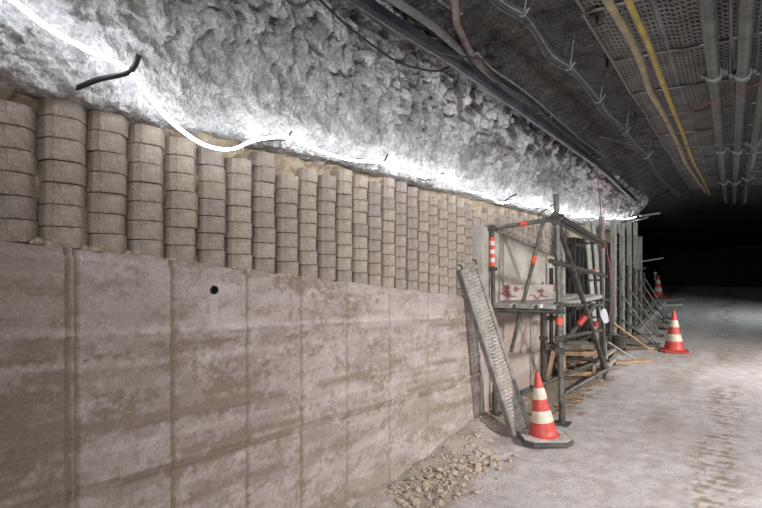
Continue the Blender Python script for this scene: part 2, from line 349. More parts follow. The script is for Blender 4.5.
# bright cut rock of the haunch
prof = [np.array(p, float) for p in ((-2.25, 2.30), (-2.02, 2.275), (-1.94, 2.285), (-1.91, 2.325), (-1.70, 2.59), (-1.45, 2.90), (-1.38, 3.0), (-1.30, 3.10))]
pl = np.cumsum([0] + [np.linalg.norm(b - a) for a, b in zip(prof, prof[1:])])
PXs = [p[0] for p in prof]; PZs = [p[1] for p in prof]
def rock_fn(Y, S):
    X = np.interp(S, pl, PXs); Z = np.interp(S, pl, PZs)
    U = Y + .12 * (fbm(Y * 2, S * 2, 3, 51) - .5); V = S + .12 * (fbm(Y * 2, S * 2, 3, 52) - .5)
    a = .86 * U - .5 * V; b = .5 * U + .86 * V
    f1, f2, r = cells(a / .085, b / .042)
    amp = sm(S + .25 * (fbm(Y * 1.2, S * 1.5, 2, 53) - .5), pl[3] + .05, pl[3] + .45) * (.55 + .45 * sm(Y, .5, 2.2)) + .12
    jag = fbm(a * 26, b * 40, 4, 58) - .5
    pit = sm(.72 - f1 + .7 * jag, .0, .30) * (r > .3) * (.3 + r) * (.55 + .9 * np.clip(vn(a / .085 * 1.3, b / .042 * 1.3, 59), 0, 1))
    big = fbm(Y * 1.6, S * 2.2, 3, 54) - .5
    fine = np.abs(fbm(a * 16, b * 30, 4, 55) - .5) * 2
    d = -.060 * pit * amp + .08 * big + .030 * fine + .016 * (fbm(a * 60, b * 90, 3, 56) - .5)
    edge = sm(S, 0, pl[2]) * .75 + .25
    brow = .035 * (fbm(Y * 5, S * 3, 3, 57) - .5) * np.exp(-((S - pl[2]) / .12) ** 2)
    d = d * edge + brow
    return X + HN[0] * d, Y, Z + HN[2] * d
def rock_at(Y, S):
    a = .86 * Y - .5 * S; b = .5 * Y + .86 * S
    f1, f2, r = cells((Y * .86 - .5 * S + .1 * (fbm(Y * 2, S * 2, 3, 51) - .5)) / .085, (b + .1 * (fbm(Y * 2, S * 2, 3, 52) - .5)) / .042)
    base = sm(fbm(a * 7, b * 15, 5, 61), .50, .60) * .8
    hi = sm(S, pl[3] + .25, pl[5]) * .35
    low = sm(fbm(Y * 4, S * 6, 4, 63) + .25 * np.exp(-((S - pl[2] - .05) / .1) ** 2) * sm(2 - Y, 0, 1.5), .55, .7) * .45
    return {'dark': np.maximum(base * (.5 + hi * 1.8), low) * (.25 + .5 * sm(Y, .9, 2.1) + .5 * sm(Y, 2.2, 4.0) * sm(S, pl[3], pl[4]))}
RY = np.concatenate([np.arange(YA, .4, .06), np.arange(.4, 3.4, .0085), np.arange(3.4, 6.5, .015), np.arange(6.5, YE, .035)])
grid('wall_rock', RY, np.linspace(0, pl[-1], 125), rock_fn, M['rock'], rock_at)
# sandy fill between the columns and the rock
def fill_fn(Y, T):
    Z = float(1.0) + T * 0
    Z = top1(Y) - .02 + T * (2.32 - top1(Y))
    bulge = sm(T, .80, 1.0) * (.03 + .12 * (fbm(Y * 7, T * 5, 4, 71) - .42))
    X = -2.075 + .045 * sm(fbm(Y * 11, Z * 8, 3, 72), .5, .75) + bulge
    return X, Y, Z
grid('trim_5', np.concatenate([np.arange(YA, .4, .1), np.arange(.4, YE, .018)]), np.linspace(0, 1, 60), fill_fn, M['mortar'])
# ceiling, right wall, closed ends
def ceil_fn(X, Y):
    z = 2.93 + .2 * sm(X, -1.5, -.95) + .07 * (fbm(X * 1.3, Y * 1.3, 3, 81) - .5) + .05 * (fbm(X * 8, Y * 8, 4, 82) - .5)
    z = z + .012 * (fbm((X + .5 * Y) * 4, (Y - .5 * X) * 30, 2, 83) - .5)
    return X, Y, z
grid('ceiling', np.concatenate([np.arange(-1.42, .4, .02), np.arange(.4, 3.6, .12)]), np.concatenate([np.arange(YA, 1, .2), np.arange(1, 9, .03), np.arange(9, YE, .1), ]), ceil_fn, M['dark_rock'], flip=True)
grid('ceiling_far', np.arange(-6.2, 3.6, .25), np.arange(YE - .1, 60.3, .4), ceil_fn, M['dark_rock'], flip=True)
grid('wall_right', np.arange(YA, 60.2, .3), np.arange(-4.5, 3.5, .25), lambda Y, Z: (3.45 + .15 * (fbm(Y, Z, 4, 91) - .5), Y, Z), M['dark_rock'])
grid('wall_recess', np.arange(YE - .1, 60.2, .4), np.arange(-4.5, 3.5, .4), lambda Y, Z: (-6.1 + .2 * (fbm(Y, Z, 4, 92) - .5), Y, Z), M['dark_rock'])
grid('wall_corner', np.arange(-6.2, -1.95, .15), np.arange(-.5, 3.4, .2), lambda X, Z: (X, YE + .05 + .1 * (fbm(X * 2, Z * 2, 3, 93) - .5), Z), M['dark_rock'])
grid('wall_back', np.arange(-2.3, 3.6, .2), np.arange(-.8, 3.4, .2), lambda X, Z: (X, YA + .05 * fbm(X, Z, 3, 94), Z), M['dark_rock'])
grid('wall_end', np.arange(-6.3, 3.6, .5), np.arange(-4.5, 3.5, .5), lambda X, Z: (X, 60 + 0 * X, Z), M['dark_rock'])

# ------------------------------------------------------------ block columns
PW = .167; Y0 = .965; BH = .0765
hw = PW / 2 - .0012
def block_mesh(i):
    P = [(-.16, -hw), (-.024, -hw), (-.002, -.066), (0.0, .012), (-.010, .030), (-.064, hw), (-.16, hw)]
    P = [(x + random.uniform(-.002, .002), y + random.uniform(-.002, .002)) for x, y in P]
    o = MB().prism(P[::-1], 0, BH - .003, bev=.035)
    me = bpy.data.meshes.new('block'); me.from_pydata(o.v, [], [f[::-1] for f in o.f]); me.materials.append(M['block%d' % (i % 4)]); me.update(); return me
BLK = [block_mesh(i) for i in range(12)]
def column(c, tp, zt, label, group, x0):
    z = float(tp) + .002
    r = thing('block_column', (x0, c, z), label, 'block column', group)
    k = 0; n = int(round((zt - z) / BH + random.choice((0, 0, -.5, .2)))); base = random.choice(range(4))
    for k in range(n):
        o = bpy.data.objects.new('block', BLK[(base + random.choice((0, 0, 4, 8, 4, 8, 1, 2))) % 12])
        COL.objects.link(o); o.parent = r
        o.location = (random.uniform(-.006, .004), random.uniform(-.003, .003), k * BH)
        o.rotation_euler = (0, 0, random.uniform(-.025, .025))
    return r
cols = []; y = Y0 - PW / 2
while y < 7.7: cols.append(y); y += PW
near = [c for c in cols if c < YS - .06]; far = [c for c in cols if c >= YS + .02]
# unseen run of the same columns behind the camera, as part of the wall
mb = MB(); c = near[0] - PW
while c > YA:
    P = [(-.14, -hw), (-.055, -hw), (0.0, -.042), (0.0, .042), (-.055, hw), (-.14, hw)]
    for k in range(6 + int(c < -2)): mb.prism(P, 0, BH - .003, (WX, c, float(top1(c)) + k * BH), bev=.035)
    c -= PW
tag(mb.build('trim_6', M['block0']), kind='structure')
def ordw(i):
    tens = ['', '', 'twenty', 'thirty', 'forty']
    if i < 20: return ORD[i]
    t, u = divmod(i + 1, 10); return {20: 'twentieth', 30: 'thirtieth', 40: 'fortieth'}[i + 1] if u == 0 else tens[t] + '-' + ORD[u - 1]
for i, c in enumerate(near):
    if i == 0: l = 'widest-looking stacked block column at the left edge of the photo'
    elif i == len(near) - 1: l = 'last stacked block column before the taller pale concrete panel'
    elif abs(c - HOLE[1]) < PW / 2: l = 'stacked block column standing above the small round drill hole'
    else: l = '%s stacked block column from the left edge, on the stained concrete wall' % ordw(i)
    column(c, top1(c), 2.235, l, 'block columns on the low concrete wall', WX + random.uniform(-.004, .004))
for i, c in enumerate(far):
    column(c, top2(c), 2.235, '%s short block column beyond the step, on the taller pale concrete' % ordw(i), 'short block columns behind the scaffold', WX + .01)
# loose mortar lying on the concrete edge at the feet of the columns
for k, (px, py, s) in enumerate(((42, 238, .05), (93, 243, .04), (138, 236, .05), (170, 257, .03), (203, 263, .03), (233, 268, .028))):
    p = onX(px, py, WX + .01); mb = MB()
    for q in range(9):
        c = p + np.array([random.uniform(-.01, .01), random.uniform(-s, s), 0]); rr = s * random.uniform(.18, .42)
        c[2] = float(top1(c[1])) + rr * .35
        n = 8; mb.lathe(c, [(rr * .2, -rr * .5), (rr * random.uniform(.8, 1), -rr * .35), (rr * random.uniform(.8, 1.1), rr * .1), (rr * .55, rr * .6), (rr * .1, rr * .8)], n)
    tag(mb.build('mortar_heap', M['mortar']), 'small crumbly mortar heap on the concrete edge, %s from the left' % ORD[k], 'mortar', 'mortar crumbs at the column feet')

# ------------------------------------------------------------ glowing rope and its hooks
led_px = [(-55, -34), (-20, -17), (12, 0), (50, 29), (90, 51), (125, 68), (150, 98), (175, 125), (205, 145), (232, 149), (256, 140), (290, 138), (320, 151), (352, 160), (384, 163), (400, 170), (425, 177), (441, 176), (456, 186), (473, 192), (488, 195), (500, 203), (516, 201), (530, 207), (545, 206), (556, 212), (569, 213), (580, 217), (592, 216), (604, 219), (615, 218), (626, 219), (636, 217)]
pts = [onrock(x, y, .085) for x, y in led_px]
a0 = pts[0]; pre = []
for k in range(12, 0, -1): pre.append(np.array([a0[0] - .05 + .04 * math.cos(k * 2.1), a0[1] - k * .6, a0[2] - .06 + .05 * math.sin(k * 1.7)]))
tag(MB().tube(smooth_path(pre + pts, 8), .0065, 8).build('led_rope_light', M['led']), 'long glowing white rope light draped along the foot of the rock', 'rope light')
def hook(px, r, name, label, offs):
    P = [onrock(x, y, o) for (x, y), o in zip(px, offs)]
    tag(MB().tube(smooth_path(P, 5), r, 8).build(name, M['black_rubber']), label, 'hook', 'rods holding the rope light')
hook([(70, 90), (79, 87), (100, 79), (124, 74), (134, 67), (139, 55)], .010, 'steel_hook', 'thick bent black rod sticking out of the rock at upper left', (.012, .03, .09, .105, .11, .11))
hook([(254, 141), (272, 140), (286, 139), (292, 131)], .0045, 'steel_hook', 'thin bent rod holding the rope light, second from the left', (-.02, .04, .07, .07))
hook([(350, 158), (368, 161), (382, 163), (388, 154)], .0055, 'steel_hook', 'thin bent rod holding the rope light, third from the left', (-.02, .05, .07, .07))
hook([(425, 177), (436, 176), (444, 173)], .006, 'steel_hook', 'short rod holding the rope light, fourth from the left', (-.02, .05, .075))
hook([(499, 206), (509, 198), (517, 194)], .007, 'steel_hook', 'short rod holding the rope light left of the tall scaffold post', (-.02, .05, .08))
hook([(540, 213), (548, 208), (556, 203)], .007, 'steel_hook', 'short rod holding the rope light right beside the tall scaffold post', (-.02, .05, .08))

# ------------------------------------------------------------ hoses and cables of the ceiling
def cable(name, px, Z, r, m, label, cat, group=None, pts=None, n=10, sub=8, ext=True):
    P = [onZ(x, y, z) for (x, y), z in zip(px, Z if hasattr(Z, '__len__') else [Z] * len(px))] if pts is None else pts
    if ext: d = P[0] - P[1]; d[2] = 0; d = d / np.linalg.norm(d); P = [P[0] + d * k for k in (4, 2, .8)] + P
    o = MB().tube(smooth_path(P, sub), r, n).build(name, m); return tag(o, label, cat, group)
cable('air_hose', [(350, -6), (400, 27), (450, 58), (500, 94), (550, 130), (600, 167), (622, 188), (644, 208)], 2.84, .038, M['hose'], 'thick black hose running along the edge of the bright rock', 'hose')
cable('steel_pipe', [(388, -4), (430, 24), (455, 45), (500, 84), (545, 118), (590, 156)], 2.95, .022, M['pale_cable'], 'dusty grey pipe just above the thick black hose', 'pipe')
P = [onrock(x, y, o) for x, y, o in ((300, -22, .06), (320, 0, .07), (345, 24, .08), (372, 45, .08), (398, 62, .08), (420, 69, .09), (438, 71, .09), (449, 67, .06))]
cable('power_cable', None, 0, .006, M['black_rubber'], 'thin black cable sagging in a loop across the cut rock', 'cable', pts=P, ext=False)
P = [onZ(x, y, 2.81) for x, y in ((352, 2), (380, 24), (420, 44), (450, 55), (480, 59), (497, 66))]
cable('power_cable', None, 0, .0065, M['black_rubber'], 'thin black cable lying against the underside of the thick hose', 'cable', pts=P, ext=False)
P = [onZ(x, y, 2.93) for x, y in ((453, -8), (456, 10), (457, 24), (463, 38), (470, 52), (480, 65), (494, 80))]
cable('flexible_hose', None, 0, .020, M['rust_hose'], 'rusty pinkish flexible hose hanging across the black hose', 'hose', pts=P, ext=False)
r = thing('cable_bundle', onZ(500, 95, 2.92), 'loose bundle of grey cables tied above the thick black hose', 'cable bundle')
for k, (dx, dy) in enumerate(((-4, 0), (3, -3), (8, -8), (0, 5))):
    base = [(468, 60), (486, 76), (508, 90), (530, 106), (556, 128), (580, 146), (600, 160)]
    P = [onZ(x + dx * (1 - i * .1) + random.uniform(-1.5, 1.5), y + dy * (1 - i * .1) + random.uniform(-1.5, 1.5), 2.92) for i, (x, y) in enumerate(base)]
    part(MB().tube(smooth_path(P), .007, 7), 'cable', M['grey_cable' if k % 2 else 'pale_cable'], r)
for k, (x, y) in enumerate(((476, 76), (530, 112), (560, 135))):
    a = onZ(x, y + 4, 2.84); b = onZ(x + 4, y - 4, 2.98); part(MB().tube(smooth_path([a, (a + b) / 2 + np.array([.05, .02, -.01]), b]), .005, 6), 'cable_tie', M['pale_cable'], r)
r = thing('cable_bundle', onZ(560, 60, 2.95), 'sagging grey cable bundle tied to the dark rock beside the yellow pipe', 'cable bundle')
base = [(486, -10), (505, 3), (524, 14), (536, 32), (552, 54), (570, 66), (580, 78), (597, 96), (606, 110), (620, 126), (636, 143), (648, 155), (656, 172), (668, 184), (680, 193)]
for k in range(4):
    P = [onZ(x + (k - 1.5) * 3.2 * (1 if i % 3 else .35) * (1 - i / 20), y - (k - 1.5) * 2.2 * (1 - i / 20) + (2.5 if i % 3 else 0), 2.93 + .008 * k) for i, (x, y) in enumerate(base)]
    part(MB().tube(smooth_path(P), .0075, 7), 'cable', M['grey_cable' if k != 2 else 'pale_cable'], r)
for x, y in ((524, 12), (570, 66), (600, 99), (626, 131), (648, 155)):
    a = onZ(x - 4, y + 4, 2.91); b = onZ(x + 5, y - 4, 2.93); part(MB().tube([a, (a + b) / 2 - np.array([0, 0, .02]), b], .006, 6), 'cable_tie', M['pale_cable'], r)
    c = (a + b) / 2; part(MB().tube([c, c + np.array([.02, .02, .22])], .004, 6), 'hanger', M['pale_cable'], r)
cable('power_cable', [(434, -4), (450, 8), (462, 14)], 2.97, .007, M['pale_cable'], 'thin pale cable crossing behind the rusty flexible hose', 'cable', ext=False)
mb = MB().bar(onZ(372, 9, 2.90), onZ(401, -1, 2.97), .035, .006).bar(onZ(360, 2, 2.9), onZ(374, 10, 2.9), .03, .006)
tag(mb.build('hose_bracket', M['pale_steel']), 'pale flat steel bracket over the black hose at the top', 'bracket')
# yellow pipes
P1 = [(597, -20), (607, 0), (620, 22), (634, 47), (643, 69), (650, 91), (660, 108), (670, 127), (679, 146), (686, 163), (696, 178), (706, 192)]
P2 = [(618, -24), (628, 0), (638, 22), (648, 44), (657, 68), (666, 91), (674, 112), (682, 131), (688, 148), (694, 163), (702, 178), (710, 195)]
cable('yellow_pipe', P1, 2.93, .020, M['yellow_old'], 'wavy dust-covered pale yellow pipe, the left one of two', 'pipe', 'yellow ceiling pipes')
cable('yellow_pipe', P2, 2.95, .018, M['yellow'], 'brighter yellow pipe, the right one of two', 'pipe', 'yellow ceiling pipes')
# grey pipes with couplings
for k, (top, bot, coup, lab) in enumerate((((707, 0), (725, 194), (75, 150, 182), 'straight grey steel pipe with collars, left of the three'), ((748, 0), (734.5, 194), (74, 150, 182), 'straight grey steel pipe with collars, middle of the three'), ((762, 100), (745, 195), (143, 178), 'straight grey steel pipe with collars, right of the three'))):
    Z = 2.92; A = onZ(*top, Z); B = onZ(*bot, Z); d = (B - A) / np.linalg.norm(B - A); A2 = A - d * (4 if k < 2 else 3.5)
    r = thing('ceiling_pipe', (A + B) / 2, lab, 'pipe', 'grey ceiling pipes')
    part(MB().tube([A2, A, B, B + d * 1.5], .037, 16), 'tube', M['pipe_grey'], r)
    Ls = [A + (B - A) * ((1 / (HOR - y) - 1 / (HOR - top[1])) / (1 / (HOR - bot[1]) - 1 / (HOR - top[1]))) for y in coup] + [A2 + d * 1.2]
    for c in Ls:
        e = part(MB().tube([c - d * .03, c - d * .025, c + d * .025, c + d * .03], .055, 16, rf=lambda t: .9 if t in (0, 1) else 1), 'collar', M['pipe_grey'], r)
        for sg in (-1, 1): part(MB().box(c + np.array([.062 * sg, 0, 0]), (.03, .045, .03)), 'clamp_lug', M['pipe_grey'], r)
        part(MB().tube([c + np.array([0, .06, .036]), c + np.array([0, .06, .25])], .006, 6), 'hanger_rod', M['dark_steel'], r)
P = [onZ(x, y, 2.84) for x, y in ((600, 137), (640, 145), (690, 146), (740, 144), (775, 142))]
cable('thin_cable', None, 0, .004, M['grey_cable'], 'thin grey cable crossing under the grey pipes', 'cable', pts=P, ext=False)
P = [onZ(x, y, 2.88) for x, y in ((604, 159), (620, 150), (638, 141), (674, 119), (714, 101), (770, 80))]
cable('red_cord', None, 0, .003, M['red_cord'], 'thin red cord stretched across the ceiling under the yellow pipes', 'cord', pts=P, ext=False)
P = [zc_at(x, y, 5.2) for x, y in ((597, 165), (598, 180), (602, 221), (607, 250), (610, 271), (612, 300), (609, 322))]
cable('red_cord', None, 0, .0045, M['red_cord'], 'thin red cord hanging down in front of the formwork posts', 'cord', pts=P, ext=False)
P = [onrock(x, y, .015) for x, y in ((612, 178), (613, 196), (612, 208))]
cable('red_cord', None, 0, .006, M['red_cord'], 'short red cord on the bright rock right of the long one', 'cord', pts=P, ext=False)
P = [onX(x, y, -1.6) for x, y in ((629, 200), (630, 210), (630, 219))]
cable('red_cord', None, 0, .007, M['red_cord'], 'short red cord above the farthest formwork posts', 'cord', pts=P, ext=False)
# sheets of pressed steel mesh
LX, LY, cx, cy = .66, .84, .026, .062
mb = MB(); nx = int(LX / cx); ny = int(LY / cy); V = []; Fc = []
for i in range(nx):
    for j in range(ny):
        x0 = i * cx; y0 = j * cy; k = len(V); s = .008 * (i % 2)
        hx0, hx1, hy0, hy1 = x0 + .006, x0 + cx - .006, y0 + .008 + s, y0 + cy - .020 + s
        zz = .005 * math.sin(i * 1.1)
        V += [(x0, y0, zz), (x0 + cx, y0, zz), (x0 + cx, y0 + cy, zz), (x0, y0 + cy, zz), (hx0, hy0, zz + .003), (hx1, hy0, zz - .003), (hx1, hy1, zz - .003), (hx0, hy1, zz + .003)]
        Fc += [(k, k + 1, k + 5, k + 4), (k + 1, k + 2, k + 6, k + 5), (k + 2, k + 3, k + 7, k + 6), (k + 3, k, k + 4, k + 7)]
mb.add(V, Fc); me_mesh = mb.build('lattice', M['mesh_steel'], origin=np.zeros(3)); me_d = me_mesh.data; bpy.data.objects.remove(me_mesh)
rim = MB()
for a, b in (((0, 0), (LX, 0)), ((0, LY), (LX, LY)), ((0, 0), (0, LY)), ((LX, 0), (LX, LY)), ((LX / 2, 0), (LX / 2, LY))):
    rim.bar((a[0], a[1], -.006), (b[0], b[1], -.006), .014, .008)
rim_o = rim.build('rim', M['mesh_steel'], origin=np.zeros(3)); rim_d = rim_o.data; bpy.data.objects.remove(rim_o)
for j in range(11):
    for i in range(2):
        Yb = 2.2 + j * LY * 1.0; xb = -.68 + i * (LX + .01)
        r = thing('mesh_sheet', (xb, Yb, 3.03 - .004 * (j % 2) + .006 * i), 'perforated steel mesh sheet on the ceiling, %s row away, %s' % (ORD[j], 'behind the yellow pipes' if i == 0 else 'behind the grey pipes'), 'mesh sheet', 'mesh sheets on the ceiling', rz=.012 * ((i + j) % 3 - 1))
        o = bpy.data.objects.new('lattice', me_d); COL.objects.link(o); o.parent = r
        o = bpy.data.objects.new('rim', rim_d); COL.objects.link(o); o.parent = r
# anchor plates in the dark rock
for k, (x, y) in enumerate(((491, 48), (496, 62), (567, 42), (607, 74), (597, 20), (635, 125))):
    p = onZ(x, y, 3.0); mb = MB().tube([p + np.array([0, 0, .12]), p + np.array([0, 0, -.03])], .011, 8).box(p + np.array([0, 0, .02]), (.07, .07, .008))
    mb.tube([p + np.array([.03 * math.cos(t), .03 * math.sin(t), -.02]) for t in np.linspace(0, 5.6, 12)], .005, 6)
    tag(mb.build('rock_anchor', M['dark_steel']), 'small rusty anchor bolt and plate in the dark ceiling, %s from the left' % ORD[[0, 1, 2, 4, 3, 5][k]], 'anchor', 'rock anchors in the ceiling')

# ------------------------------------------------------------ perforated steel plank leaning on the wall
top = onX(469, 267, -1.90); bot = onF(523, 434, .012)
ax = (bot - top); L = np.linalg.norm(ax); ax = ax / L; wv = np.array([.45, .89, 0]); wv -= ax * np.dot(wv, ax); wv /= np.linalg.norm(wv); nv = np.cross(wv, ax)
if nv[0] < 0: nv = -nv
r = thing('scaffold_plank', bot, 'perforated grey steel scaffold plank leaning on the wall behind the cone', 'plank')
W2 = .105; V = []; Fc = []; ncol = 5; nr = 46
g0 = -W2 * .68; gw = W2 * 1.36 / ncol; gl = (L - .06) / nr
P = lambda u, v, n=0: top + wv * u + ax * v + nv * n
for i in range(ncol):
    for j in range(nr):
        u0 = g0 + i * gw; v0 = .03 + j * gl; k = len(V); s = gl * .15 * (i % 2)
        V += [P(u0, v0), P(u0 + gw, v0), P(u0 + gw, v0 + gl), P(u0, v0 + gl)]
        V += [P(u0 + gw * .24, v0 + gl * .26 + s, .004), P(u0 + gw * .76, v0 + gl * .26 + s, .004), P(u0 + gw * .76, v0 + gl * .66 + s, .004), P(u0 + gw * .24, v0 + gl * .66 + s, .004)]
        Fc += [(k, k + 1, k + 5, k + 4), (k + 1, k + 2, k + 6, k + 5), (k + 2, k + 3, k + 7, k + 6), (k + 3, k, k + 4, k + 7)]
part(MB().add(V, Fc), 'tread', M['plank_tread'], r)
for sgn in (-1, 1):
    a = P(sgn * W2 * .84, .0, .002); b = P(sgn * W2 * .84, L, .002); part(MB().bar(a, b, .034, .012, up=nv).bar(P(sgn * W2, 0, -.022), P(sgn * W2, L, -.022), .008, .05, up=nv), 'flange', M['plank_steel'], r)
for v in (0.015, L - .015): part(MB().bar(P(-W2, v, 0), P(W2, v, 0), .03, .02, up=nv), 'end_cap', M['plank_steel'], r)
for sgn in (-.8, .8): part(MB().tube([P(sgn * W2, .02, .0), P(sgn * W2, -.035, .01), P(sgn * W2, -.045, -.02)], .008, 8), 'claw', M['dark_steel'], r)

# ------------------------------------------------------------ traffic cones
def cone(base, H, R0, slab, label, rz, flat=False, lean=0):
    r = thing('traffic_cone', (base[0], base[1], base[2]), label, 'traffic cone', 'red and white traffic cones', rz)
    h0 = .035 if not flat else .02; s = slab / 2; c = s * .32
    oc = [(s, -s + c), (s, s - c), (s - c, s), (-s + c, s), (-s, s - c), (-s, -s + c), (-s + c, -s), (s - c, -s)]
    MB().prism(oc, 0, h0, bev=.03).build('base_slab', M['slab'] if not flat else M['cone_red'], r)
    if not flat: MB().prism([(x * .93, y * .93) for x, y in oc], h0, h0 + .006, bev=.1).build('dusty_top', M['slab_dust'], r)
    z0 = h0 + .004; hh = H - z0; rad = lambda t: R0 + (.018 - R0) * t
    mark = len(r.children)
    MB().lathe((0, 0, 0), [(R0 + .02, z0), (R0 + .006, z0 + .012)] + [(rad(t) - .002, z0 + .012 + (hh - .012) * t) for t in np.linspace(0.02, .97, 12)] + [(.012, H)], 32).build('cone_body', M['cone_red'], r)
    for a, b in ((.21, .39), (.57, .75)):
        MB().lathe((0, 0, 0), [(rad(t) + (.0 if k in (0, 4) else .0015), z0 + .012 + (hh - .012) * t) for k, t in enumerate(np.linspace(a, b, 5))], 32, caps=False).build('reflective_band', M['cone_white'], r)
    bpy.context.view_layer.update()
    for o in r.children:
        if o.name.startswith(('cone_body', 'reflective')):
            a = TH - rz; o.rotation_euler = Matrix.Rotation(-lean, 3, Vector((-math.sin(a), math.cos(a), 0))).to_euler()
    return r
b = onF(544, 440); b[2] = fzz(b[0], b[1]) - .002
cone(b, .565, .112, .40, 'nearest red and white cone on a dusty dark slab beside the leaning plank', .55, lean=.10)
b = onF(674, 351); b[2] = fzz(b[0], b[1]) - .002
cone(b, .575, .13, .36, 'middle red and white cone standing alone on the open floor', .2, True)
b = onF(658, 297); b[2] = fzz(b[0], b[1]) - .002
cone(b, .58, .13, .38, 'farthest red and white cone in the dark beyond the formwork', .4, True)

# ------------------------------------------------------------ scaffold bay
A = onF(495, 420); B = onF(562, 424); D = onF(605, 379); C = onF(544, 388)
A[2] = fzz(A[0], A[1]); B[2] = fzz(B[0], B[1]); D[2] = fzz(D[0], D[1]); C = np.array([A[0], D[1] - .1, 0]); C[2] = fzz(C[0], C[1])
r = thing('scaffold_tower', (A + D) / 2, 'dirty steel tube scaffold bay with deck beside the wall', 'scaffold')
def post(px_top, base, rr=.024, m='galv'):
    d = base[:2]; tx, ty = px_top; zc = np.dot(base - CAM, Fv); t = zc_at(tx, ty, zc)
    p = part(MB().tube([base + np.array([0, 0, .01]), t], rr, 12), 'post', M[m], r)
    L = np.array(r.location); q = MB().box(base + np.array([0, 0, .008]), (.14, .14, .012)).tube([base, base + np.array([0, 0, .2])], .03, 12)
    q.v = [tuple(np.array(v) - L) for v in q.v]; o = q.build('base_plate', M['dark_steel'], p)
    return t
At = post((492, 226), A, .02, 'dark_steel'); Bt = post((556, 194), B, .026); 
Ct = post((543, 300), C, .026, 'dark_steel') if False else None
part(MB().tube([C, C + np.array([0, 0, 1.3])], .026, 12), 'post', M['dark_steel'], r)
Dt = part(MB().tube([D, zc_at(600, 225, np.dot(D - CAM, Fv))], .024, 12), 'post', M['dark_steel'], r)
lerp = lambda a, b, t: a + (b - a) * t
def onpost(base, topp, y):
    zc = np.dot(base - CAM, Fv); z = EYE + (HOR - y) / F_PX * zc; t = (z - base[2]) / (topp[2] - base[2]); return lerp(base, topp, t)
def clamp(p, s=.05, m='dark_steel'):
    part(MB().box(p, (s * 1.5, s * 1.5, s)).tube([p + np.array([-s, 0, 0]), p + np.array([s * 1.2, .01, 0])], .011, 8), 'coupler', M[m], r)
def tubep(a, b, rr=.022, m='dark_steel', name='ledger', ext=.05):
    d = (b - a) / np.linalg.norm(b - a); return part(MB().tube([a - d * ext, b + d * ext], rr, 12), name, M[m], r)
# top ledger across the end, its orange tape
p1 = onpost(A, At, 228); p2 = onpost(B, Bt, 219); tubep(p1, p2, .02, 'galv'); clamp(p1); clamp(p2, .05)
q = lerp(p1, p2, .5); d = (p2 - p1) / np.linalg.norm(p2 - p1)
part(MB().tube([q - d * .03, q + d * .03], .0225, 12, caps=False), 'orange_band', M['red_tape'], r)
# red white wrapped stretch of the left post
for k in range(7):
    a = onpost(A, At, 237 + k * 4.2); b_ = onpost(A, At, 237 + (k + 1) * 4.2); part(MB().tube([a, b_], .0225, 12, caps=False), 'warning_stripe', M['red_tape' if k % 2 == 0 else 'white_tape'], r)
clamp(onpost(A, At, 269), .035)
# diagonal across the end
d1 = onpost(B, Bt, 215) + np.array([-.10, -.02, 0]); d2 = zc_at(511, 352, np.dot(A - CAM, Fv) + .1)
tubep(d1, d2, .018, 'galv', 'diagonal_brace', 0); q = lerp(d1, d2, .31); d = (d2 - d1) / np.linalg.norm(d2 - d1)
part(MB().tube([q - d * .035, q + d * .035], .022, 12, caps=False), 'orange_band', M['red_tape'], r)
# long side: guard rails, brace
def long(ya, yb, m='dark_steel', rr=.022, xa=0, ex=.05, name='ledger'):
    a = onpost(B, Bt, ya); b_ = zc_at(602, yb, np.dot(D - CAM, Fv)); o = tubep(a, b_, rr, m, name, ex); clamp(a); clamp(b_, .045); return a, b_
a, b_ = long(216, 242, rr=.03); long(222, 246, 'galv', .014); long(263, 275, ex=.22); long(305, 305, 'galv', .018); long(338, 330, rr=.02)
tubep(onpost(B, Bt, 219), zc_at(606, 372, np.dot(D - CAM, Fv)) , .026, 'dark_steel', 'diagonal_brace', 0)
tubep(zc_at(567, 338, np.dot(B - CAM, Fv) + .8), zc_at(592, 308, np.dot(B - CAM, Fv) + .9), .03, 'dark_steel', 'diagonal_brace', .05)
q1 = zc_at(578, 325, np.dot(B - CAM, Fv) + .82); q2 = zc_at(588, 313, np.dot(B - CAM, Fv) + .86); part(MB().tube([q1, q2], .034, 12, caps=False), 'orange_band', M['red_paint'], r)
for y in (321,): q = onpost(B, Bt, y); part(MB().tube([q - np.array([0, 0, .028]), q + np.array([0, 0, .028])], .03, 12, caps=False), 'orange_band', M['red_tape'], r)
q = zc_at(596, 324, np.dot(D - CAM, Fv) - .05); part(MB().tube([q - np.array([0, 0, .03]), q + np.array([0, 0, .03])], .03, 12), 'orange_band', M['red_paint'], r)
q = zc_at(593, 271, np.dot(D - CAM, Fv) - .08); part(MB().tube([q - np.array([0, 0, .02]), q + np.array([0, 0, .02])], .03, 12), 'orange_band', M['red_paint'], r)
clamp(onpost(B, Bt, 350), .045); clamp(onpost(B, Bt, 353), .03)
# deck transoms and boards
zd = onpost(B, Bt, 308)[2] - .01
E1 = onpost(A, At, 308); E1[2] = zd - .02; E2 = onpost(B, Bt, 308); E2[2] = zd - .02
tubep(E1, E2, .022, 'dark_steel'); clamp(E1, .04); clamp(E2, .04); 
C2 = np.array([C[0], C[1], zd - .02]); D2 = np.array([D[0], D[1], zd - .02]); tubep(C2, D2, .022); clamp(C2, .04)
tubep(E1, C2, .022)
for y in (318, 345): clamp(np.array([C[0], C[1], zc_at(543, y, np.dot(C - CAM, Fv))[2]]), .05)
cm = onF(543, 388); part(MB().tube([np.array([cm[0], cm[1], fzz(cm[0], cm[1])]), np.array([cm[0], cm[1], zd - .01])], .030, 12), 'post', M['black_steel'], r)
for dz in (.12, .42): clamp(np.array([cm[0], cm[1], zd - dz]), .045)
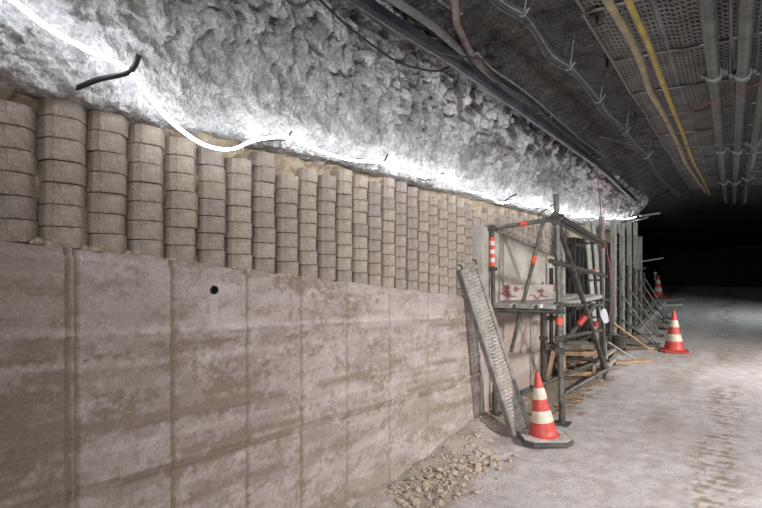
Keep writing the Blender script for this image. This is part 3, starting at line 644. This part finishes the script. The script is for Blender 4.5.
# base rails
tubep(onF(524, 392, .25), D + np.array([-.05, 0, .22]), .018, 'dark_steel'); tubep(onF(567, 392, .02), D + np.array([.02, -.02, .12]), .024, 'galv')
tubep(lerp(C, D, .0) + np.array([0, 0, .22]), D + np.array([0, 0, .22]), .018, 'dark_steel')
for k in range(3):
    t = (k + .5) / 3; a = lerp(E1, E2, t); c = lerp(C2, D2, t); a = a + (a - c) * .03; c = c + (c - a) * .03
    a[2] = c[2] = zd + .022
    tag(MB().bar(a, c, .155, .04).build('deck_board', M['grey_timber' if k != 2 else 'pale_steel']), ('grey scaffold deck board nearest the wall', 'grey scaffold deck board in the middle of the deck', 'pale scaffold deck board along the outer edge of the deck')[k], 'board', 'boards of the scaffold deck')
a = zc_at(497, 300, np.dot(A - CAM, Fv) + .25); b_ = zc_at(555, 298, np.dot(A - CAM, Fv) + .5); a[2] = b_[2] = zd + .045 + .075
tag(MB().bar(a, b_, .02, .15).build('painted_board', M['paint_board']), 'board with flaking red and white paint standing on the scaffold deck', 'board')
q = zc_at(542.5, 306, np.dot(B - CAM, Fv) + .0); 
part(MB().box(q, (.045, .006, .03), [Rv, Fv, Uv]), 'white_sticker', M['white_tape'], r)
# hexagonal white tag hung on the right post
q = zc_at(604, 316, np.dot(D - CAM, Fv) - .09); hx = [(-.25, 1), (.35, .95), (.8, .1), (.95, -.75), (.35, -1), (-.1, -.95), (-.75, .05), (-.75, .6)]
pl_ = [(a_ * .055, b2 * .085) for a_, b2 in hx]; V = [q + Rv * x + Uv * y - Fv * s for s in (0, .006) for x, y in pl_]; n = len(pl_)
mb = MB().add(V, [tuple(range(n)), tuple(range(n, 2 * n))[::-1]] + [(i, (i + 1) % n, n + (i + 1) % n, n + i) for i in range(n)])
mb.tube([q + Uv * .085, q + Uv * .15 + Fv * .06], .003, 6)
tag(mb.build('hanging_tag', M['white_tag']), 'blank pale plastic tag hanging on the scaffold by the deck', 'tag')

# leaning pale props between the bay and the formwork
zq = np.dot(D - CAM, Fv) + .45
for k, (xt, xb, yb) in enumerate(((586, 598, 352), (592.5, 606, 356))):
    a = zc_at(xt, 221, zq); b_ = zc_at(xb, yb, zq); b_[2] = max(b_[2], fzz(b_[0], b_[1]) + .01)
    b_[2] = fzz(b_[0], b_[1]) + .01
    rr = thing('timber_prop', b_, ('tall pale leaning prop behind the scaffold, the left of a pair', 'tall pale leaning prop behind the scaffold, the right of a pair')[k], 'prop', 'pair of leaning props')
    part(MB().bar(b_, a, .05, .05, up=Rv), 'pole', M['pale_steel'], rr)
    for t in (.35, .6, .85): part(MB().box(lerp(b_, a, t), (.07, .07, .02)), 'collar', M['dark_steel'], rr)

# ------------------------------------------------------------ formwork along the far wall
def Yat(x, X): return float(onX(x, 262, X)[1])
p0 = onX(563, 300, -1.83)
mb = MB().box((-1.83, p0[1], (2.18 + fz(0, p0[1])) / 2), (.05, .13, 2.18 - fz(0, p0[1]) - .0)); tag(mb.build('timber_post', M['pale_steel']), 'pale vertical post at the near end of the dark formwork', 'post')
ys = p0[1] + .12; k = 0; YF = 12.0
n = 5; wpan = (YF - ys) / n
for k in range(n):
    ya = ys + k * wpan; yb = ya + wpan - .02; yc = (ya + yb) / 2; z0 = fzz(-1.8, yc) + .02; z1 = 2.02
    rr = thing('formwork_shutter', (-1.79, yc, z0), 'dark ribbed steel formwork panel, %s from the camera' % ORD[k], 'formwork panel', 'formwork panels')
    part(MB().box((-1.80, yc, (z0 + z1) / 2), (.02, yb - ya, z1 - z0)), 'sheet', M['form_dark'], rr)
    for q in range(4):
        yy = ya + (q + .5) * (yb - ya) / 4; part(MB().box((-1.76, yy, (z0 + z1) / 2), (.06, .035, z1 - z0)), 'rib', M['form_rib'], rr)
    for z in (z0 + .25, z0 + .7, z0 + 1.15, z1 - .1): part(MB().box((-1.715, yc, z), (.03, yb - ya, .05)), 'waler', M['form_rib'], rr)
sx = [603.5, 615.5, 624, 631, 637, 641.5]; XS = -1.55
labs = ['nearest and widest', 'second', 'third', 'fourth', 'fifth', 'farthest']
for k, x in enumerate(sx):
    Y = Yat(x, XS); zb = fzz(XS, Y); zt = [2.34, 2.33, 2.33, 2.42, 2.44, 2.2][k]
    rr = thing('formwork_soldier', (XS, Y, zb), '%s vertical steel formwork post with slanting floor prop, counted from the camera' % labs[k], 'formwork post', 'formwork posts with props')
    for s in (-1, 1):
        q = MB().box((XS - .025, Y + s * .035, (zb + zt) / 2), (.045, .012, zt - zb)).box((XS - .0, Y + s * .052, (zb + zt) / 2), (.01, .04, zt - zb)).box((XS - .052, Y + s * .052, (zb + zt) / 2), (.01, .04, zt - zb))
        part(q, 'channel', M['soldier_steel'], rr)
    for z in np.arange(zb + .2, zt, .4): part(MB().box((XS - .03, Y, z), (.03, .062, .05)), 'spacer', M['dark_steel'], rr)
    f = np.array([XS + .55 - .02 * k, Y + .05, 0]); f[2] = fzz(f[0], f[1]) + .02
    if k > 0:
        part(MB().tube([(XS + .02, Y, zb + .42), f], .014, 10), 'slanting_prop', M['galv'], rr); part(MB().tube([(XS + .02, Y, zb + .85), f + np.array([.04, 0, 0])], .013, 10), 'slanting_prop', M['galv'], rr)
        part(MB().box(f, (.16, .1, .02)), 'foot_plate', M['dark_steel'], rr)
# thin uprights and rails between the soldiers
for k, x in enumerate((610, 619.5, 627.5, 634, 639, 644)):
    X = -1.46; Y = Yat(x, X); zb = fzz(X, Y)
    tag(MB().tube([(X, Y, zb), (X, Y, 1.75 - .05 * k)], .019, 10).box((X, Y, zb + .006), (.1, .1, .012)).box((X, Y, zb + .55), (.06, .06, .04)).box((X, Y, zb + 1.0), (.06, .06, .04)).build('scaffold_tube', M['black_steel']), 'thin dark upright tube in front of the formwork, %s from the camera' % ORD[k], 'tube', 'thin uprights before the formwork')
# tubes poking out at the far end
for k, (x1, y1, x2, y2, r_, m) in enumerate(((606, 225, 634, 220, .018, 'dark_steel'), (640, 216, 660, 213, .02, 'pale_steel'), (632, 222, 648, 217, .018, 'pale_steel'), (626, 264, 663, 258, .012, 'pale_steel'))):
    zc = 10.5; tag(MB().tube([zc_at(x1, y1, zc), zc_at(x2, y2, zc)], r_, 10).build('scaffold_tube', M[m]), ('dark tube lying across the tops of the formwork posts', 'pale tube sticking out into the dark above the far formwork', 'short pale tube just under the one sticking out at the top', 'thin pale tube sticking out into the dark at half height')[k], 'tube')
# far red and white lamp post markers
p = onF(661, 296); p[2] = fzz(p[0], p[1])
tag(MB().tube([p + Fv * .3, p + Fv * .3 + np.array([0, 0, .62])], .02, 8).box(p + Fv * .3 + np.array([0, 0, .60]), (.07, .03, .06)).box(p + Fv * .3 + np.array([0, 0, .45]), (.07, .03, .04)).build('marker_post', M['pale_steel']), 'small pale marker post standing behind the farthest cone', 'marker')

# ------------------------------------------------------------ timber, boxes and debris by the scaffold
def plank(px1, px2, wd, th, m, label, dz=0, cat='plank', group='planks on the floor', name='floor_plank'):
    a = onF(*px1); b_ = onF(*px2); a[2] = fzz(a[0], a[1]) + th / 2 + dz; b_[2] = fzz(b_[0], b_[1]) + th / 2 + dz
    d = (b_ - a) / np.linalg.norm(b_ - a)
    return tag(MB().bar(a, b_, wd, th).build(name, M[m]), label, cat, group)
plank((614, 364), (650, 362), .09, .035, 'timber', 'reddish timber plank on the floor nearest the middle cone')
plank((625, 350), (661, 349), .10, .035, 'timber', 'reddish timber plank left of the foot of the middle cone')
plank((628, 337), (662, 336), .12, .035, 'dark_timber', 'dark brown timber plank behind the bucket')
plank((634, 326), (664, 325), .10, .04, 'timber', 'brown timber plank below the slanting props, third row back')
plank((656, 312), (682, 311), .10, .05, 'dark_timber', 'dark timber beam end lying left above the middle cone')
plank((652, 307), (682, 306), .10, .05, 'grey_timber', 'grey timber beam just behind the dark beam end')
plank((650, 302), (684, 300.5), .12, .06, 'dark_timber', 'farthest dark timber beam lying across the floor')
plank((637, 334), (664, 304), .10, .09, 'grey_timber', 'long pale timber rail lying lengthwise, the right one')
plank((628, 334), (655, 305), .10, .09, 'grey_timber', 'long pale timber rail lying lengthwise, the left one')
# slanting pale battens from the scaffold to the floor
def batten(p1, z1, p2, wd, m, label):
    b_ = onF(*p2); b_[2] = fzz(b_[0], b_[1]) + .02; zc = z1; a = zc_at(*p1, zc)
    tag(MB().bar(a, b_, wd, wd * .6).build('timber_batten', M[m]), label, 'batten', 'slanting battens')
zD = np.dot(D - CAM, Fv)
batten((608, 342), zD + .15, (635, 361), .022, 'pale_steel', 'thin white batten slanting down to the nearest reddish plank')
batten((613, 323), zD + .8, (648, 350), .03, 'timber', 'long tan batten slanting down left of the middle cone')
batten((602, 358), zD + .1, (615, 350), .055, 'grey_timber', 'short pale thick batten leaning beside the bucket, upper of two')
batten((606, 366), zD + .1, (618, 356), .07, 'grey_timber', 'short pale thick batten leaning beside the bucket, lower of two')
# bucket
b = onF(619, 349); b[2] = fzz(b[0], b[1]); r = thing('bucket', b, 'dark plastic bucket standing by the slanting battens', 'bucket')
MB().lathe((0, 0, 0), [(.085, 0), (.09, .004), (.115, .195), (.12, .20), (.12, .21), (.110, .20), (.085, .01), (.02, .008)], 24).build('body', M['bucket'], r)
MB().tube([(-.118, 0, .19), (-.118, -.04, .15), (-.08, -.10, .12), (0, -.128, .11), (.08, -.10, .12), (.118, -.04, .15), (.118, 0, .19)], .003, 6).build('handle', M['galv'], r)
# open timber crate under the deck
c0 = onF(560, 378); c1 = onF(595, 374); ct = (c0 + c1) / 2 + Fv * .12; ct[2] = fzz(ct[0], ct[1]) + .0
ax3 = [Rv, Fv, Uv]; W, Dp, Hh = .36, .30, .30
r = thing('timber_crate', ct, 'open timber crate of scrap wood under the scaffold deck', 'crate')
for sx_ in (-1, 1):
    for sy in (-1, 1): part(MB().box(ct + Rv * sx_ * W / 2 + Fv * sy * Dp / 2 + Uv * Hh / 2, (.04, .04, Hh), ax3), 'corner_post', M['timber'], r)
for sy in (-1, 1):
    for z in (.03, .15, .27):
        if sy < 0 and z == .15: continue
        part(MB().box(ct + Fv * sy * (Dp / 2 + .02) + Uv * z, (W, .015, .05), ax3), 'slat', M['timber'], r)
for sx_ in (-1, 1):
    for z in (.03, .15, .27): part(MB().box(ct + Rv * sx_ * (W / 2 + .02) + Uv * z, (.015, Dp, .05), ax3), 'slat', M['timber'], r)
part(MB().box(ct + Uv * .02, (W, Dp, .02), ax3), 'bottom_board', M['dark_timber'], r)
tag(MB().box(ct + Uv * (Hh + .045) - Rv * .12, (.68, .34, .055), ax3).build('timber_beam', M['dark_timber']), 'dark thick timber laid over the open crate under the deck', 'beam')
for k in range(6):
    a = ct + Rv * random.uniform(-.12, .12) + Fv * random.uniform(-.09, .09) + Uv * (.05 + .022 * k); an = random.uniform(0, 3.1); d = Rv * math.cos(an) + Fv * math.sin(an)
    tag(MB().bar(a - d * .09, a + d * .09 + Uv * .02, .035, .018).build('wood_offcut', M['timber']), 'short wood offcut lying inside the open timber crate', 'offcut', 'offcuts inside the crate')
b0 = onF(550, 384) + Fv * .1; b0[2] = fzz(b0[0], b0[1])
tag(MB().bar(b0 + Uv * .02, b0 + Uv * .36 + Rv * .07, .05, .02, up=Fv).build('wood_board', M['timber']), 'tan board standing askew left of the open crate', 'board')
# wood splinters on the ground below the bay
for k in range(46):
    x = random.uniform(556, 604); y = 416 - (x - 556) * .72 + random.uniform(-18, 2) ; p = onF(x, y); p[2] = fzz(p[0], p[1]) + .008; an = random.uniform(0, 3.1); L_ = random.uniform(.02, .07)
    d = np.array([math.cos(an), math.sin(an), random.uniform(-.1, .2)]) * L_
    tag(MB().bar(p - d, p + d, random.uniform(.008, .02), .008).build('wood_splinter', M['wood_chip']), 'small wood splinter on the ground under the scaffold bay', 'splinter', 'wood splinters under the scaffold')
# ------------------------------------------------------------ rubble heap at the foot of the wall
def stone_mesh(seed):
    rs = np.random.RandomState(seed); mb = MB(); n = 9; V = []; sc = rs.uniform(.6, 1.2, 3); sc[2] *= .7
    t = (1 + 5 ** .5) / 2
    P0 = np.array([(-1, t, 0), (1, t, 0), (-1, -t, 0), (1, -t, 0), (0, -1, t), (0, 1, t), (0, -1, -t), (0, 1, -t), (t, 0, -1), (t, 0, 1), (-t, 0, -1), (-t, 0, 1)]) / 1.9
    P0 = P0 * sc * (1 + rs.uniform(-.38, .30, (12, 1)))
    F0 = [(0, 11, 5), (0, 5, 1), (0, 1, 7), (0, 7, 10), (0, 10, 11), (1, 5, 9), (5, 11, 4), (11, 10, 2), (10, 7, 6), (7, 1, 8), (3, 9, 4), (3, 4, 2), (3, 2, 6), (3, 6, 8), (3, 8, 9), (4, 9, 5), (2, 4, 11), (6, 2, 10), (8, 6, 7), (9, 8, 1)]
    me = bpy.data.meshes.new('stone'); me.from_pydata([tuple(p) for p in P0], [], F0); me.materials.append(M['stone']); me.update(); return me
ST = [stone_mesh(i) for i in range(8)]
for k in range(230):
    t = random.random() ** .9; x = 400 + 95 * t + random.gauss(0, 12); y = 512 - 62 * t + random.gauss(0, 7) + (8 if k % 4 == 0 else 0)
    p = onF(x, y); s = random.uniform(.009, .030) * (1.35 if k < 20 else 1)
    if p[0] < WX + .09: continue
    o = bpy.data.objects.new('rubble_stone', ST[k % 8]); COL.objects.link(o); o.scale = (s,) * 3; o.rotation_euler = (random.uniform(-.4, .4), random.uniform(-.4, .4), random.uniform(0, 6))
    o.location = (p[0], p[1], fzz(p[0], p[1]) + s * .35); tag(o, 'small sandy stone in the rubble heap at the foot of the wall', 'stone', 'stones of the rubble heap')
mb = MB()
for k in range(1800):
    Y = random.uniform(1.6, 5.6); X = -1.9 + abs(random.gauss(0, .16)); s = random.uniform(.003, .010); rs = ST[k % 8]
    if k % 3 == 0:
        p = onF(400 + 100 * random.random() + random.gauss(0, 16), 505 - 55 * random.random()); X, Y = p[0], p[1]
    if X < WX + .06: continue
    z = fzz(X, Y) + s * .3; mb.add([(v.co.x * s + X, v.co.y * s + Y, v.co.z * s + z) for v in rs.vertices], [tuple(f.vertices) for f in rs.polygons])
tag(mb.build('gravel', M['stone']), 'fine sandy gravel strewn along the foot of the concrete wall', 'gravel', kind='stuff')
